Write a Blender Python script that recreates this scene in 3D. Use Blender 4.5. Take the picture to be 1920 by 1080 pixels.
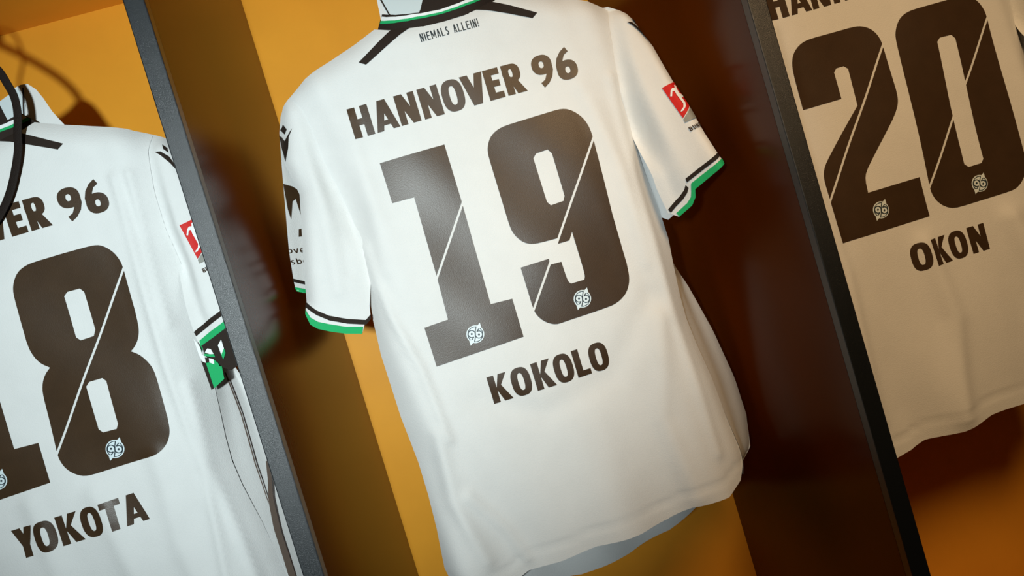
import bpy, bmesh, math, random
import numpy as np
from mathutils import Vector, Matrix
from mathutils.geometry import delaunay_2d_cdt

# ------------------------------------------------------------------ clear
for o in list(bpy.data.objects):
    bpy.data.objects.remove(o, do_unlink=True)
scene = bpy.context.scene
COL = scene.collection

# ------------------------------------------------------------------ camera
EYE = 1.45                     # camera height above the floor
F_PX, CAM = 1432.09, Vector((-0.09852, -0.81073, EYE))
YAW, PITCH, ROLL = 0.072346, -0.031912, 0.292088
fw = Vector((math.sin(YAW)*math.cos(PITCH), math.cos(YAW)*math.cos(PITCH), math.sin(PITCH)))
rt = fw.cross(Vector((0, 0, 1))).normalized()
up = rt.cross(fw)
c_, s_ = math.cos(ROLL), math.sin(ROLL)
rt2, up2 = rt*c_ - up*s_, rt*s_ + up*c_
cam_d = bpy.data.cameras.new('camera')
cam_d.sensor_width = 36.0
cam_d.lens = F_PX*36.0/1920.0
cam_d.clip_start = 0.02
cam_o = bpy.data.objects.new('camera', cam_d)
m = Matrix((rt2, up2, -fw)).transposed().to_4x4()
m.translation = CAM
cam_o.matrix_world = m
COL.objects.link(cam_o)
scene.camera = cam_o

# ------------------------------------------------------------------ light
w = bpy.data.worlds.new('room_glow')
scene.world = w
w.use_nodes = True
bg = w.node_tree.nodes['Background']
bg.inputs[0].default_value = (1.0, 0.72, 0.46, 1)
bg.inputs[1].default_value = 0.014


def aim(o, target):
    d = Vector(target) - o.location
    o.rotation_euler = d.to_track_quat('-Z', 'Y').to_euler()


# hand-held flash, just left of the lens, cool white
fl = bpy.data.lights.new('camera_flash', 'SPOT')
fl.energy = 88
fl.color = (0.86, 0.985, 1.0)
fl.spot_size = math.radians(64)
fl.spot_blend = 1.0
fl.shadow_soft_size = 0.028
flo = bpy.data.objects.new('camera_flash', fl)
flo.location = (-0.300, -1.15, EYE + 0.08)
COL.objects.link(flo)
aim(flo, (-0.33, 0.2, EYE + 0.12))

# unseen warm spot right of the camera, added for the room's ambient light
ar = bpy.data.lights.new('warm_ambient_spot', 'SPOT')
ar.energy = 76
ar.color = (1.0, 0.66, 0.34)
ar.spot_size = math.radians(54)
ar.spot_blend = 1.0
ar.shadow_soft_size = 0.25
aro = bpy.data.objects.new('warm_ambient_spot', ar)
aro.location = (0.38, -1.22, EYE + 0.80)
COL.objects.link(aro)
aim(aro, (0.50, 0.2, EYE + 0.0))

scene.view_settings.view_transform = 'Standard'
scene.view_settings.look = 'None'
scene.view_settings.gamma = 1.0
scene.view_settings.exposure = 0.0
scene.view_settings.use_curve_mapping = False


# ------------------------------------------------------------------ materials
def srgb(r, g, b):
    f = lambda v: (v/255/12.92) if v/255 <= 0.04045 else ((v/255+0.055)/1.055)**2.4
    return (f(r), f(g), f(b), 1)


def mat(name, col, rough=0.8, spec=0.3, bump=0.0, bscale=600, var=0.0, vscale=6, sheen=0.0, metal=0.0, bdist=0.001):
    mt = bpy.data.materials.new(name)
    mt.use_nodes = True
    nt = mt.node_tree
    b = nt.nodes['Principled BSDF']
    b.inputs['Base Color'].default_value = col
    b.inputs['Roughness'].default_value = rough
    b.inputs['Specular IOR Level'].default_value = spec
    b.inputs['Metallic'].default_value = metal
    if sheen:
        b.inputs['Sheen Weight'].default_value = sheen
    tc = nt.nodes.new('ShaderNodeTexCoord')
    if var:
        n = nt.nodes.new('ShaderNodeTexNoise')
        n.inputs['Scale'].default_value = vscale
        n.inputs['Detail'].default_value = 5
        nt.links.new(tc.outputs['Object'], n.inputs['Vector'])
        r = nt.nodes.new('ShaderNodeValToRGB')
        r.color_ramp.elements[0].position = 0.3
        r.color_ramp.elements[1].position = 0.7
        r.color_ramp.elements[0].color = tuple(c*(1-var) for c in col[:3]) + (1,)
        r.color_ramp.elements[1].color = tuple(min(1, c*(1+var)) for c in col[:3]) + (1,)
        nt.links.new(n.outputs['Fac'], r.inputs['Fac'])
        nt.links.new(r.outputs['Color'], b.inputs['Base Color'])
    if bump:
        n2 = nt.nodes.new('ShaderNodeTexNoise')
        n2.inputs['Scale'].default_value = bscale
        n2.inputs['Detail'].default_value = 2
        nt.links.new(tc.outputs['Object'], n2.inputs['Vector'])
        bp = nt.nodes.new('ShaderNodeBump')
        bp.inputs['Strength'].default_value = bump
        bp.inputs['Distance'].default_value = bdist
        nt.links.new(n2.outputs['Fac'], bp.inputs['Height'])
        nt.links.new(bp.outputs['Normal'], b.inputs['Normal'])
    return mt


M = {
    'white': mat('white_jersey_knit', (0.73, 0.735, 0.725, 1), 0.9, 0.15, 0.35, 700, 0.02, 30, 0.15),
    'print': mat('dark_brown_flock_print', (0.048, 0.026, 0.012, 1), 0.38, 0.40, 0.10, 900, 0.08, 40),
    'trim': mat('dark_brown_rib_knit', (0.022, 0.014, 0.010, 1), 0.8, 0.25, 0.3, 900),
    'green': mat('green_trim', (0.015, 0.40, 0.13, 1), 0.8, 0.25, 0.3, 900),
    'stripe': mat('white_trim', (0.84, 0.86, 0.86, 1), 0.85, 0.2, 0.3, 900),
    'crest': mat('pale_crest_film', (0.70, 0.80, 0.84, 1), 0.5, 0.4),
    'ink': mat('blue_black_crest_ink', (0.015, 0.03, 0.04, 1), 0.5, 0.4),
    'red': mat('red_patch', (0.60, 0.015, 0.012, 1), 0.6, 0.3, 0.2, 900),
    'grey': mat('grey_patch', (0.28, 0.28, 0.25, 1), 0.6, 0.3),
    'lining': mat('pale_neck_lining', (0.62, 0.70, 0.72, 1), 0.85, 0.2),
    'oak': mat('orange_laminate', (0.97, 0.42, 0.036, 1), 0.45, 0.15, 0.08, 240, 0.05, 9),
    'side': mat('shade_darkened_side_laminate', (0.12, 0.022, 0.001, 1), 0.20, 0.05, 0.05, 240, 0.05, 9),  # same laminate, its colour darkened to stand in for shade on the dividers
    'black': mat('black_powder_coat', (0.006, 0.008, 0.010, 1), 0.30, 0.6, 0.6, 2200, bdist=0.0004),
    'piping_crease': mat('brown_piping_and_crease', (0.13, 0.095, 0.075, 1), 0.8, 0.25, 0.3, 900),
    'strap': mat('black_webbing', (0.014, 0.009, 0.007, 1), 0.65, 0.15, 0.5, 900),
    'chrome': mat('dull_steel', (0.35, 0.35, 0.36, 1), 0.35, 0.5, metal=1.0),
    'hanger': mat('pale_plastic_hanger', (0.55, 0.60, 0.62, 1), 0.4, 0.4, 0.1, 50),
    'floor': mat('grey_rubber_floor', (0.10, 0.09, 0.085, 1), 0.7, 0.3, 0.3, 90, 0.2, 30),
    'wall': mat('plaster_wall', (0.45, 0.40, 0.34, 1), 0.9, 0.2, 0.2, 60, 0.05, 4),
}


# ------------------------------------------------------------------ object helpers
def link(o, parent=None):
    COL.objects.link(o)
    if parent is not None:
        o.parent = parent
    return o


def empty(name, loc, label=None, cat=None, group=None):
    o = bpy.data.objects.new(name, None)
    o.location = loc
    o.empty_display_size = 0.05
    COL.objects.link(o)
    if label:
        o['label'] = label
        o['category'] = cat
    if group:
        o['group'] = group
    return o


def mesh(name, verts, faces, material, parent=None, smooth=True):
    me = bpy.data.meshes.new(name)
    me.from_pydata([tuple(v) for v in verts], [], [tuple(f) for f in faces])
    me.materials.append(M[material])
    if smooth:
        me.polygons.foreach_set('use_smooth', [True]*len(me.polygons))
    me.update()
    return link(bpy.data.objects.new(name, me), parent)


def box(name, lo, hi, material, parent=None, bevel=0.0):
    bm = bmesh.new()
    bmesh.ops.create_cube(bm, size=1.0)
    lo, hi = Vector(lo), Vector(hi)
    for v in bm.verts:
        v.co = Vector((lo[i] + (v.co[i]+0.5)*(hi[i]-lo[i]) for i in range(3)))
    if bevel:
        bmesh.ops.bevel(bm, geom=bm.edges[:], offset=bevel, segments=2, profile=0.5, affect='EDGES')
    me = bpy.data.meshes.new(name)
    bm.to_mesh(me)
    bm.free()
    me.materials.append(M[material])
    return link(bpy.data.objects.new(name, me), parent)


def tube(name, pts, radius, material, parent=None, seg=10, flat=None, res=8):
    """round or flattened tube along a smoothed polyline; flat = (width, thickness)"""
    P = [Vector(p) for p in pts]
    S = []
    n = len(P)
    for i in range(n-1):
        p0, p1, p2, p3 = P[max(i-1, 0)], P[i], P[i+1], P[min(i+2, n-1)]
        for k in range(res):
            t = k/res
            S.append(0.5*((2*p1)+(p2-p0)*t+(2*p0-5*p1+4*p2-p3)*t*t+(3*p1-p0-3*p2+p3)*t**3))
    S.append(P[-1])
    vs, fs = [], []
    side_prev = None
    for i, p in enumerate(S):
        t = (S[min(i+1, len(S)-1)] - S[max(i-1, 0)]).normalized()
        if flat:
            n1 = t.cross(Vector((0, 1, 0)))
            n1 = n1.normalized() if n1.length > 0.05 else side_prev
            side_prev = n1
        else:
            ref = Vector((0, 1, 0)) if abs(t.y) < 0.9 else Vector((1, 0, 0))
            n1 = t.cross(ref).normalized()
        n2 = t.cross(n1).normalized()
        a, b = (flat[0]/2, flat[1]/2) if flat else (radius, radius)
        for k in range(seg):
            th = 2*math.pi*k/seg
            cx, sx = math.cos(th), math.sin(th)
            if flat:
                cx = math.copysign(abs(cx)**0.5, cx)
                sx = math.copysign(abs(sx)**0.5, sx)
            vs.append(p + n1*a*cx + n2*b*sx)
    L = len(S)
    for i in range(L-1):
        for k in range(seg):
            fs.append((i*seg+k, i*seg+(k+1) % seg, (i+1)*seg+(k+1) % seg, (i+1)*seg+k))
    fs.append(tuple(range(seg))[::-1])
    fs.append(tuple((L-1)*seg+k for k in range(seg)))
    return mesh(name, vs, fs, material, parent)


# ------------------------------------------------------------------ 2-D shape -> cloth surface
def inside(poly, P):
    x, z = P[:, 0], P[:, 1]
    res = np.zeros(len(P), bool)
    n = len(poly)
    for i in range(n):
        x1, z1 = poly[i]
        x2, z2 = poly[(i+1) % n]
        if z1 == z2:
            continue
        c = ((z1 > z) != (z2 > z)) & (x < (x2-x1)*(z-z1)/(z2-z1)+x1)
        res ^= c
    return res


def polydist(P, line, closed=False):
    d = np.full(len(P), 1e9)
    n = len(line)
    for i in range(n if closed else n-1):
        a = np.array(line[i])
        b = np.array(line[(i+1) % n])
        ab = b-a
        t = np.clip(((P-a)@ab)/max(ab@ab, 1e-12), 0, 1)
        d = np.minimum(d, np.hypot(*(P-(a+t[:, None]*ab)).T))
    return d


def densify(poly, step):
    out = []
    n = len(poly)
    for i in range(n):
        a, b = np.array(poly[i]), np.array(poly[(i+1) % n])
        k = max(1, int(np.linalg.norm(b-a)/step))
        for j in range(k):
            out.append(tuple(a+(b-a)*j/k))
    return out


def fill(solids, holes=(), step=0.006):
    polys = [densify(p, step) for p in list(solids)+list(holes)]
    vs, es = [], []
    for p in polys:
        o = len(vs)
        vs += [Vector(q) for q in p]
        es += [(o+i, o+(i+1) % len(p)) for i in range(len(p))]
    A = np.array([tuple(v) for v in vs])
    x0, z0 = A.min(0)
    x1, z1 = A.max(0)
    gx, gz = np.meshgrid(np.arange(x0+step/2, x1, step), np.arange(z0+step/2, z1, step))
    gx[1::2] += step/2
    G = np.stack([gx.ravel(), gz.ravel()], 1)
    if len(G):
        keep = np.zeros(len(G), bool)
        for p in solids:
            keep |= inside(p, G)
        for p in holes:
            keep &= ~inside(p, G)
        for p in list(solids)+list(holes):
            keep &= polydist(G, p, True) > step*0.4
        vs += [Vector(q) for q in G[keep]]
    r = delaunay_2d_cdt(vs, es, [], 0, 1e-6)
    V = np.array([tuple(v) for v in r[0]])
    T = np.array([tuple(f) for f in r[2]])
    C = V[T].mean(1)
    k = np.zeros(len(T), bool)
    for p in solids:
        k |= inside(p, C)
    for p in holes:
        k &= ~inside(p, C)
    T = T[k]
    a, b, c = V[T[:, 0]], V[T[:, 1]], V[T[:, 2]]
    ar2 = np.abs((b-a)[:, 0]*(c-a)[:, 1]-(b-a)[:, 1]*(c-a)[:, 0])
    T = T[ar2 > 2e-9]
    used = np.unique(T)
    remap = -np.ones(len(V), int)
    remap[used] = np.arange(len(used))
    return V[used], remap[T]


def surf(name, solids, depth, material, parent, off=0.0, holes=(), step=0.006):
    """cloth piece: outline(s) in the jersey's own x-z plane, y from its depth function (metres);
    off > 0 lifts it towards the open front of the locker"""
    V, T = fill(solids, holes, step)
    y = depth(V[:, 0], V[:, 1]) - off
    # face towards -y
    a, b, c = V[T[:, 0]], V[T[:, 1]], V[T[:, 2]]
    cr = (b-a)[:, 0]*(c-a)[:, 1]-(b-a)[:, 1]*(c-a)[:, 0]
    T = np.where((cr > 0)[:, None], T, T[:, ::-1])
    vs = np.stack([V[:, 0], y-0.2, V[:, 1]+HEM], 1)
    return mesh(name, vs, T.tolist(), material, parent)


HEM = 0.40     # the jersey's origin lies this far below eye level

# ------------------------------------------------------------------ glyphs (unit height, centred on x)
def bar(x0, y0, x1, y1, w):
    d = np.array([x1-x0, y1-y0], float)
    n = np.array([-d[1], d[0]])/np.linalg.norm(d)*w/2
    a, b = np.array([x0, y0]), np.array([x1, y1])
    return [tuple(a+n), tuple(b+n), tuple(b-n), tuple(a-n)]


def rect(x0, y0, x1, y1):
    return [(x0, y0), (x1, y0), (x1, y1), (x0, y1)]


def sup(cx, cy, rx, ry, p=2.6, n=32):
    out = []
    for i in range(n):
        t = 2*math.pi*i/n
        c, s = math.cos(t), math.sin(t)
        out.append((cx+rx*math.copysign(abs(c)**(2/p), c), cy+ry*math.copysign(abs(s)**(2/p), s)))
    return out


def glyph(ch, w=0.6, s=0.2):
    """-> (solids, holes)"""
    h = w/2
    t = s*0.85
    if ch == 'H':
        return [rect(-h, 0, -h+s, 1), rect(h-s, 0, h, 1), rect(-h, 0.5-t/2, h, 0.5+t/2)], []
    if ch == 'I':
        return [rect(-s/2, 0, s/2, 1)], []
    if ch == '!':
        return [[(-s/2, 1), (s/2, 1), (s*0.35, 0.28), (-s*0.35, 0.28)], rect(-s/2, 0, s/2, 0.17)], []
    if ch == 'L':
        return [rect(-h, 0, -h+s, 1), rect(-h, 0, h, t)], []
    if ch == 'E':
        return [rect(-h, 0, -h+s, 1), rect(-h, 0, h, t), rect(-h, 1-t, h, 1), rect(-h, 0.51-t/2, h*0.8, 0.51+t/2)], []
    if ch == 'T':
        return [rect(-s/2, 0, s/2, 1), rect(-h, 1-t, h, 1)], []
    if ch == 'N':
        return [rect(-h, 0, -h+s*0.88, 1), rect(h-s*0.88, 0, h, 1),
                [(-h, 1), (-h+s*1.05, 1), (h, 0), (h-s*1.05, 0)]], []
    if ch == 'M':
        return [rect(-h, 0, -h+s*0.9, 1), rect(h-s*0.9, 0, h, 1),
                [(-h, 1), (-h+s, 1), (s*0.5, 0.2), (-s*0.5, 0.2)], [(h, 1), (h-s, 1), (-s*0.5, 0.2), (s*0.5, 0.2)]], []
    if ch == 'A':
        s *= 0.84
        return [[(-h, 0), (-h+s*1.05, 0), (s*0.62, 1), (-s*0.62, 1)], [(h, 0), (h-s*1.05, 0), (-s*0.62, 1), (s*0.62, 1)],
                rect(-h*0.66, 0.17, h*0.66, 0.17+t*0.75)], []
    if ch == 'V':
        return [[(-h, 1), (-h+s*1.05, 1), (s*0.6, 0), (-s*0.6, 0)], [(h, 1), (h-s*1.05, 1), (-s*0.6, 0), (s*0.6, 0)]], []
    if ch == 'Y':
        return [rect(-s/2, 0, s/2, 0.45), [(-h, 1), (-h+s*1.15, 1), (s*0.5, 0.40), (-s*0.5, 0.40)],
                [(h, 1), (h-s*1.15, 1), (-s*0.5, 0.40), (s*0.5, 0.40)]], []
    if ch == 'K':
        return [rect(-h, 0, -h+s, 1), [(h-s*1.2, 1), (h, 1), (-h+s*1.35, 0.47), (-h+s*0.8, 0.40)],
                [(-h+s*0.9, 0.52), (-h+s*1.6, 0.66), (h+0.02, 0), (h-s*1.2, 0)]], []
    if ch == 'O':
        return [sup(0, 0.5, h, 0.52)], [sup(0, 0.5, h-s, 0.52-t)]
    if ch == 'U':
        return [rect(-h, 0.3, -h+s, 1), rect(h-s, 0.3, h, 1), sup(0, 0.32, h, 0.33)], [rect(-h+s, 0.32, h-s, 1.01), sup(0, 0.34, h-s, 0.34-t)]
    if ch == 'D':
        return [rect(-h, 0, 0, 1), sup(-0.02, 0.5, h, 0.5)], [rect(-h+s, t, 0, 1-t), sup(-0.02, 0.5, h-s, 0.5-t)]
    if ch == 'B':
        return [rect(-h, 0, 0, 1), sup(-0.03, 0.74, h-0.02, 0.26), sup(-0.02, 0.27, h+0.02, 0.27)], \
            [rect(-h+s, 0.6, 0.0, 1-t), sup(-0.04, 0.74, h-s, 0.26-t), rect(-h+s, t, 0.0, 0.4), sup(-0.03, 0.27, h-s+0.02, 0.27-t)]
    if ch == 'R':
        return [rect(-h, 0, -h+s, 1), rect(-h, 0.40, 0, 1), sup(-0.02, 0.70, h-0.01, 0.30),
                [(-0.12, 0.44), (0.12, 0.46), (h+0.04, 0), (h-s*1.15, 0)]], \
            [rect(-h+s, 0.40+t*0.8, 0, 1-t*0.8), sup(-0.04, 0.70, h-s-0.0, 0.30-t*0.8)]
    if ch == 'S':
        pts = [(0.8, 0.86), (0.35, 0.98), (-0.4, 0.97), (-0.82, 0.78), (-0.6, 0.58), (0.45, 0.43), (0.82, 0.24), (0.4, 0.03), (-0.35, 0.02), (-0.85, 0.14)]
        pts = [(a*(h-s/2), 0.5+(b-0.5)*(1-s*0.6)) for a, b in pts]
        return [bar(*pts[i], *pts[i+1], s) for i in range(len(pts)-1)]+[sup(*p, s/2, s/2, 2, 10) for p in pts[1:-1]], []
    if ch in '96':
        s *= 1.1
        t *= 1.1
        tail = [(h, 0.70), (h*0.97, 0.46), (h*0.72, 0.24), (h*0.25, 0.06), (-h*0.30, -0.05), (-h*0.52, 0.12), (-h*0.05, 0.20), (h*0.22, 0.36), (h*0.2, 0.6)]
        so, ho = [sup(0, 0.695, h, 0.325, 2.3), tail], [sup(-0.01, 0.70, h-s*0.95, 0.325-t*0.92, 2.3)]
        if ch == '6':
            so = [[(-a, 1-b) for a, b in p] for p in so]
            ho = [[(-a, 1-b) for a, b in p] for p in ho]
        return so, ho
    raise KeyError(ch)


def place(sh, x, z, sc, rot=0.0, sx=1.0):
    c, s = math.cos(rot), math.sin(rot)
    f = lambda p: (x+sc*(p[0]*sx*c-p[1]*s), z+sc*(p[0]*sx*s+p[1]*c))
    return [[f(p) for p in q] for q in sh[0]], [[f(p) for p in q] for q in sh[1]]


def word(name, items, x, z, sc, depth, material, parent, stem=0.2, off=0.0007, step=0.006, rot=0.0, clip=None):
    """items: (char, centre in cap heights, width)"""
    vs, fs = [], []
    for ch, cx, wd in items:
        so, ho = place(glyph(ch, wd, stem), x+cx*sc*math.cos(rot), z+cx*sc*math.sin(rot), sc, rot)
        V, T = fill(so, ho, step)
        if clip is not None:
            T = T[inside(clip, V[T].mean(1))]
            if not len(T):
                continue
        y = depth(V[:, 0], V[:, 1])-off
        a, b, c = V[T[:, 0]], V[T[:, 1]], V[T[:, 2]]
        cr = (b-a)[:, 0]*(c-a)[:, 1]-(b-a)[:, 1]*(c-a)[:, 0]
        T = np.where((cr > 0)[:, None], T, T[:, ::-1])
        o = len(vs)
        vs += np.stack([V[:, 0], y-0.2, V[:, 1]+HEM], 1).tolist()
        fs += (T+o).tolist()
    return mesh(name, vs, fs, material, parent)


# ------------------------------------------------------------------ jersey pattern (metres, x from the middle, z from eye level)
D8 = [(0.1215,0.1745),(0.1311,0.1700),(0.1405,0.1590),(0.145,0.1472),(0.1462,0.1377),(0.1442,0.0792),(0.1422,0.0566),(0.1374,0.0447),(0.1311,0.0367),(0.1238,0.0316),(0.1328,0.0246),(0.1403,0.0123),(0.1443,-0.0006),(0.1438,-0.0286),(0.1428,-0.0633),(0.1411,-0.0794),(0.1359,-0.0911),(0.1268,-0.0999),(0.1157,-0.1046),(0.0725,-0.1047),(0.0263,-0.1051),(0.0139,-0.0991),(0.0044,-0.0888),(0.0,-0.0774),(-0.0011,-0.0678),(0.0041,0.0103),(0.0072,0.0225),(0.0138,0.0336),(0.0233,0.0411),(0.0139,0.0493),(0.0083,0.0615),(0.0062,0.0752),(0.0085,0.1334),(0.0095,0.1477),(0.0144,0.1593),(0.0224,0.1690),(0.0368,0.1744),(0.0792,0.1748)]
D8a = [(0.0656,0.1226),(0.0708,0.1269),(0.087,0.1266),(0.0909,0.1208),(0.0895,0.0709),(0.0855,0.0639),(0.0685,0.0632),(0.0642,0.0688)]
D8b = [(0.0584,0.0048),(0.0637,0.0094),(0.0805,0.0094),(0.0843,0.0043),(0.0824,-0.0524),(0.0788,-0.0579),(0.061,-0.0572),(0.0569,-0.0519)]
D9 = [(0.1184,0.1776),(0.1307,0.1708),(0.1408,0.1589),(0.1457,0.1446),(0.1465,0.1308),(0.1425,0.0249),(0.1426,-0.0454),(0.1414,-0.0618),(0.1366,-0.0756),(0.1272,-0.0865),(0.1111,-0.0938),(0.0753,-0.0951),(0.0413,-0.0959),(0.0274,-0.0965),(0.0156,-0.0899),(0.0078,-0.0805),(0.0039,-0.0703),(0.0038,-0.0385),(0.0036,-0.0098),(0.043,-0.0092),(0.042,-0.0174),(0.0577,-0.0178),(0.0586,-0.0454),(0.062,-0.0494),(0.0806,-0.0496),(0.0834,-0.0444),(0.0833,0.0163),(0.0766,0.0062),(0.0592,0.0062),(0.062,0.0135),(0.0313,0.0145),(0.0195,0.0186),(0.0104,0.0289),(0.0054,0.0424),(0.0054,0.1472),(0.0087,0.1582),(0.0166,0.1693),(0.0322,0.176)]
D9a = [(0.0619,0.1244),(0.0671,0.1295),(0.0834,0.1302),(0.0875,0.1236),(0.0875,0.0649),(0.0842,0.0589),(0.0663,0.0581),(0.0626,0.064)]
D1 = [(-0.134,0.1739),(-0.0461,0.1741),(-0.046,0.0962),(-0.0484,-0.0446),(-0.0189,-0.046),(-0.0192,-0.0987),(-0.1405,-0.103),(-0.141,-0.049),(-0.1082,-0.0477),(-0.106,0.0079),(-0.1041,0.1188),(-0.1336,0.1194)]
D0 = [(0.1215,0.1745),(0.1311,0.1700),(0.1405,0.1590),(0.145,0.1472),(0.1462,0.1377),(0.1443,-0.0633),(0.1425,-0.0794),(0.1359,-0.0911),(0.1268,-0.0999),(0.1157,-0.1046),(0.0263,-0.1051),(0.0139,-0.0991),(0.0044,-0.0888),(0.0,-0.0774),(-0.0011,-0.0678),(0.0062,0.0752),(0.0085,0.1334),(0.0095,0.1477),(0.0144,0.1593),(0.0224,0.1690),(0.0368,0.1744)]
D0a = [(0.0640,0.1226),(0.0695,0.1275),(0.087,0.1270),(0.0915,0.1208),(0.0860,-0.0500),(0.0810,-0.0555),(0.061,-0.0555),(0.0560,-0.0500)]
D2 = [(-0.1450,0.1300),(-0.1440,0.1480),(-0.1380,0.1620),(-0.1270,0.1710),(-0.1130,0.1750),(-0.0400,0.1750),(-0.0260,0.1700),(-0.0160,0.1600),(-0.0110,0.1460),(-0.0110,0.0700),(-0.0140,0.0560),(-0.0240,0.0420),(-0.0880,-0.0250),(-0.0900,-0.0490),(-0.0120,-0.0490),(-0.0120,-0.1050),(-0.1450,-0.1050),(-0.1450,-0.0120),(-0.1390,0.0030),(-0.0700,0.0700),(-0.0680,0.1220),(-0.0730,0.1270),(-0.0840,0.1270),(-0.0890,0.1220),(-0.0890,0.0850),(-0.1450,0.0850)]



def rounded(poly, rounds=2):
    """soften the shallow corners of a traced curve, keep the sharp ones"""
    for _ in range(rounds):
        out = []
        n = len(poly)
        for i in range(n):
            p0, p1, p2 = (np.array(poly[(i+k) % n]) for k in (-1, 0, 1))
            u, v = p1-p0, p2-p1
            lu, lv = np.linalg.norm(u), np.linalg.norm(v)
            ang = math.degrees(math.acos(max(-1, min(1, float(u@v)/(lu*lv)))))
            if 5 < ang < 40:
                out += [tuple(p1-u/lu*min(lu*0.25, 0.006)), tuple(p1+v/lv*min(lv*0.25, 0.006))]
            else:
                out.append(tuple(p1))
        poly = out
    return poly


D8, D9, D0, D2 = (rounded(d) for d in (D8, D9, D0, D2))
SLASH = {'8': ((0.1448, 0.1332), (0.0005, -0.0637)), '9': ((0.1448, 0.1252), (0.0047, -0.0675)), '1': ((-0.0482, 0.09), (-0.1059, 0.0095)),
         '0': ((0.1448, 0.1332), (0.0005, -0.0637)), '2': ((-0.0120, 0.138), (-0.1380, -0.035))}
DIG = {'8': ([D8], [D8a, D8b]), '9': ([D9], [D9a]), '1': ([D1], []), '0': ([D0], [D0a]), '2': ([D2], [])}
CREST = {'8': (0.0693, -0.0818), '9': (0.0708, -0.0733), '1': (-0.0794, -0.0767), '0': (0.0693, -0.0818), '2': (-0.0794, -0.0767)}

TEAM = [('H', 0.33, .66), ('A', 1.12, .76), ('N', 1.88, .66), ('N', 2.66, .66), ('O', 3.42, .72), ('V', 4.14, .76), ('E', 4.80, .52), ('R', 5.47, .62), ('9', 6.50, .68), ('6', 7.28, .68)]
NAMES = {18: [('Y', 0.33, .70), ('O', 1.02, .70), ('K', 1.80, .72), ('O', 2.56, .70), ('T', 3.26, .62), ('A', 3.95, .74)],
         19: [('K', 0.35, .70), ('O', 1.14, .70), ('K', 1.96, .70), ('O', 2.72, .70), ('L', 3.40, .52), ('O', 4.06, .70)],
         20: [('O', 0.35, .70), ('K', 1.18, .70), ('O', 1.94, .70), ('N', 2.74, .66)]}

# body outline of the back panel
EDGE_R = [(0.2225,0.2940),(0.2149,0.2736),(0.2070,0.2200),(0.2040,0.1700),(0.2076,0.1217),(0.2102,0.0644),(0.2147,0.0055),(0.2156,-0.0299),(0.2124,-0.067),(0.2090,-0.1112),(0.2080,-0.1446),(0.2110,-0.1799),(0.2180,-0.2357),(0.2210,-0.2891),(0.227,-0.3371),(0.2271,-0.3564)]
EDGE_L = [(-0.2225,0.2940),(-0.2100,0.2700),(-0.2062,0.2474),(-0.2034,0.1984),(-0.1965,0.1575),(-0.1920,0.1218),(-0.1920,0.0800),(-0.1985,0.0377),(-0.2054,-0.0208),(-0.2089,-0.068),(-0.2085,-0.1023),(-0.2079,-0.158),(-0.2030,-0.223),(-0.2027,-0.268),(-0.2047,-0.3137),(-0.2107,-0.37)]
HEMLINE = [(-0.2040,-0.402),(-0.165,-0.4155),(-0.125,-0.4120),(-0.1025,-0.4038),(-0.0557,-0.4028),(-0.0061,-0.3965),(0.057,-0.3986),(0.0981,-0.3969),(0.1353,-0.3895),(0.1586,-0.3907),(0.1867,-0.39),(0.212,-0.3783)]
NECK = [(0.0903,0.3478),(0.0719,0.3395),(0.0450,0.3337),(0.0276,0.3309),(0.0,0.3298),(-0.0276,0.3309),(-0.0450,0.3337),(-0.0719,0.3395),(-0.0903,0.3478)]
SHOULDER = [(0.0903,0.3478),(0.1229,0.335),(0.1629,0.3215),(0.1967,0.3093),(0.2225,0.2940)]


def back_outline(er):
    pts = er + HEMLINE[::-1] + EDGE_L[::-1] + [(-x, z) for x, z in SHOULDER[::-1]] + NECK[::-1] + SHOULDER[:-1]
    out = []
    for p in pts:                      # drop doubled corner points
        if not out or math.dist(p, out[-1]) > 1e-5:
            out.append(p)
    if math.dist(out[0], out[-1]) < 1e-5:
        out.pop()
    return out


def interp(line, z):
    zs = np.array([p[1] for p in line])[::-1]
    xs = np.array([p[0] for p in line])[::-1]
    return np.interp(z, zs, xs)


def sstep(a, b, v):
    t = np.clip((v-a)/(b-a), 0, 1)
    return t*t*(3-2*t)


def make_back_depth(seed, ridges, EDGE_R):
    rnd = random.Random(seed)
    ph = [rnd.uniform(0, 6.28) for _ in range(8)]

    def depth(x, z):
        x, z = np.asarray(x, float), np.asarray(z, float)
        y = np.full_like(x, 0.2)
        d = np.minimum(x-interp(EDGE_L, z), interp(EDGE_R, z)-x)
        y += (0.010+0.020*sstep(0.26, 0.10, z))*np.clip(1-d/0.045, 0, 1.3)**2
        ds = np.interp(np.abs(x), [0.09, 0.123, 0.163, 0.197, 0.2225], [0.348, 0.335, 0.3215, 0.3093, 0.294])-z
        y += 0.014*np.clip(1-ds/0.035, 0, 1.2)**2
        low = sstep(-0.12, -0.42, z)
        y += low*(0.0075*np.sin(x*31+ph[0])+0.004*np.sin(x*57+z*7+ph[1]))
        y += 0.0010*np.sin(x*40+z*28+ph[2])+0.0012*np.sin(x*22-z*17+ph[3])
        side = sstep(0.12, 0.19, np.abs(x))
        y += side*0.0016*np.sin(x*120+z*16+ph[4])
        # yoke seam and hem stitching
        P = np.stack([x, z], 1)
        yoke = polydist(P, YOKE)
        y -= 0.0007*np.exp(-(yoke/0.0025)**2)
        hz = z-np.interp(x, [p[0] for p in HEMLINE], [p[1] for p in HEMLINE])
        y += 0.0022*np.exp(-((hz-0.022)/0.0026)**2)
        for line, amp, sg in ridges:
            dd = polydist(P, line)
            y -= 1.7*amp*np.exp(-(dd/sg)**2)
        return y
    return depth


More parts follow.
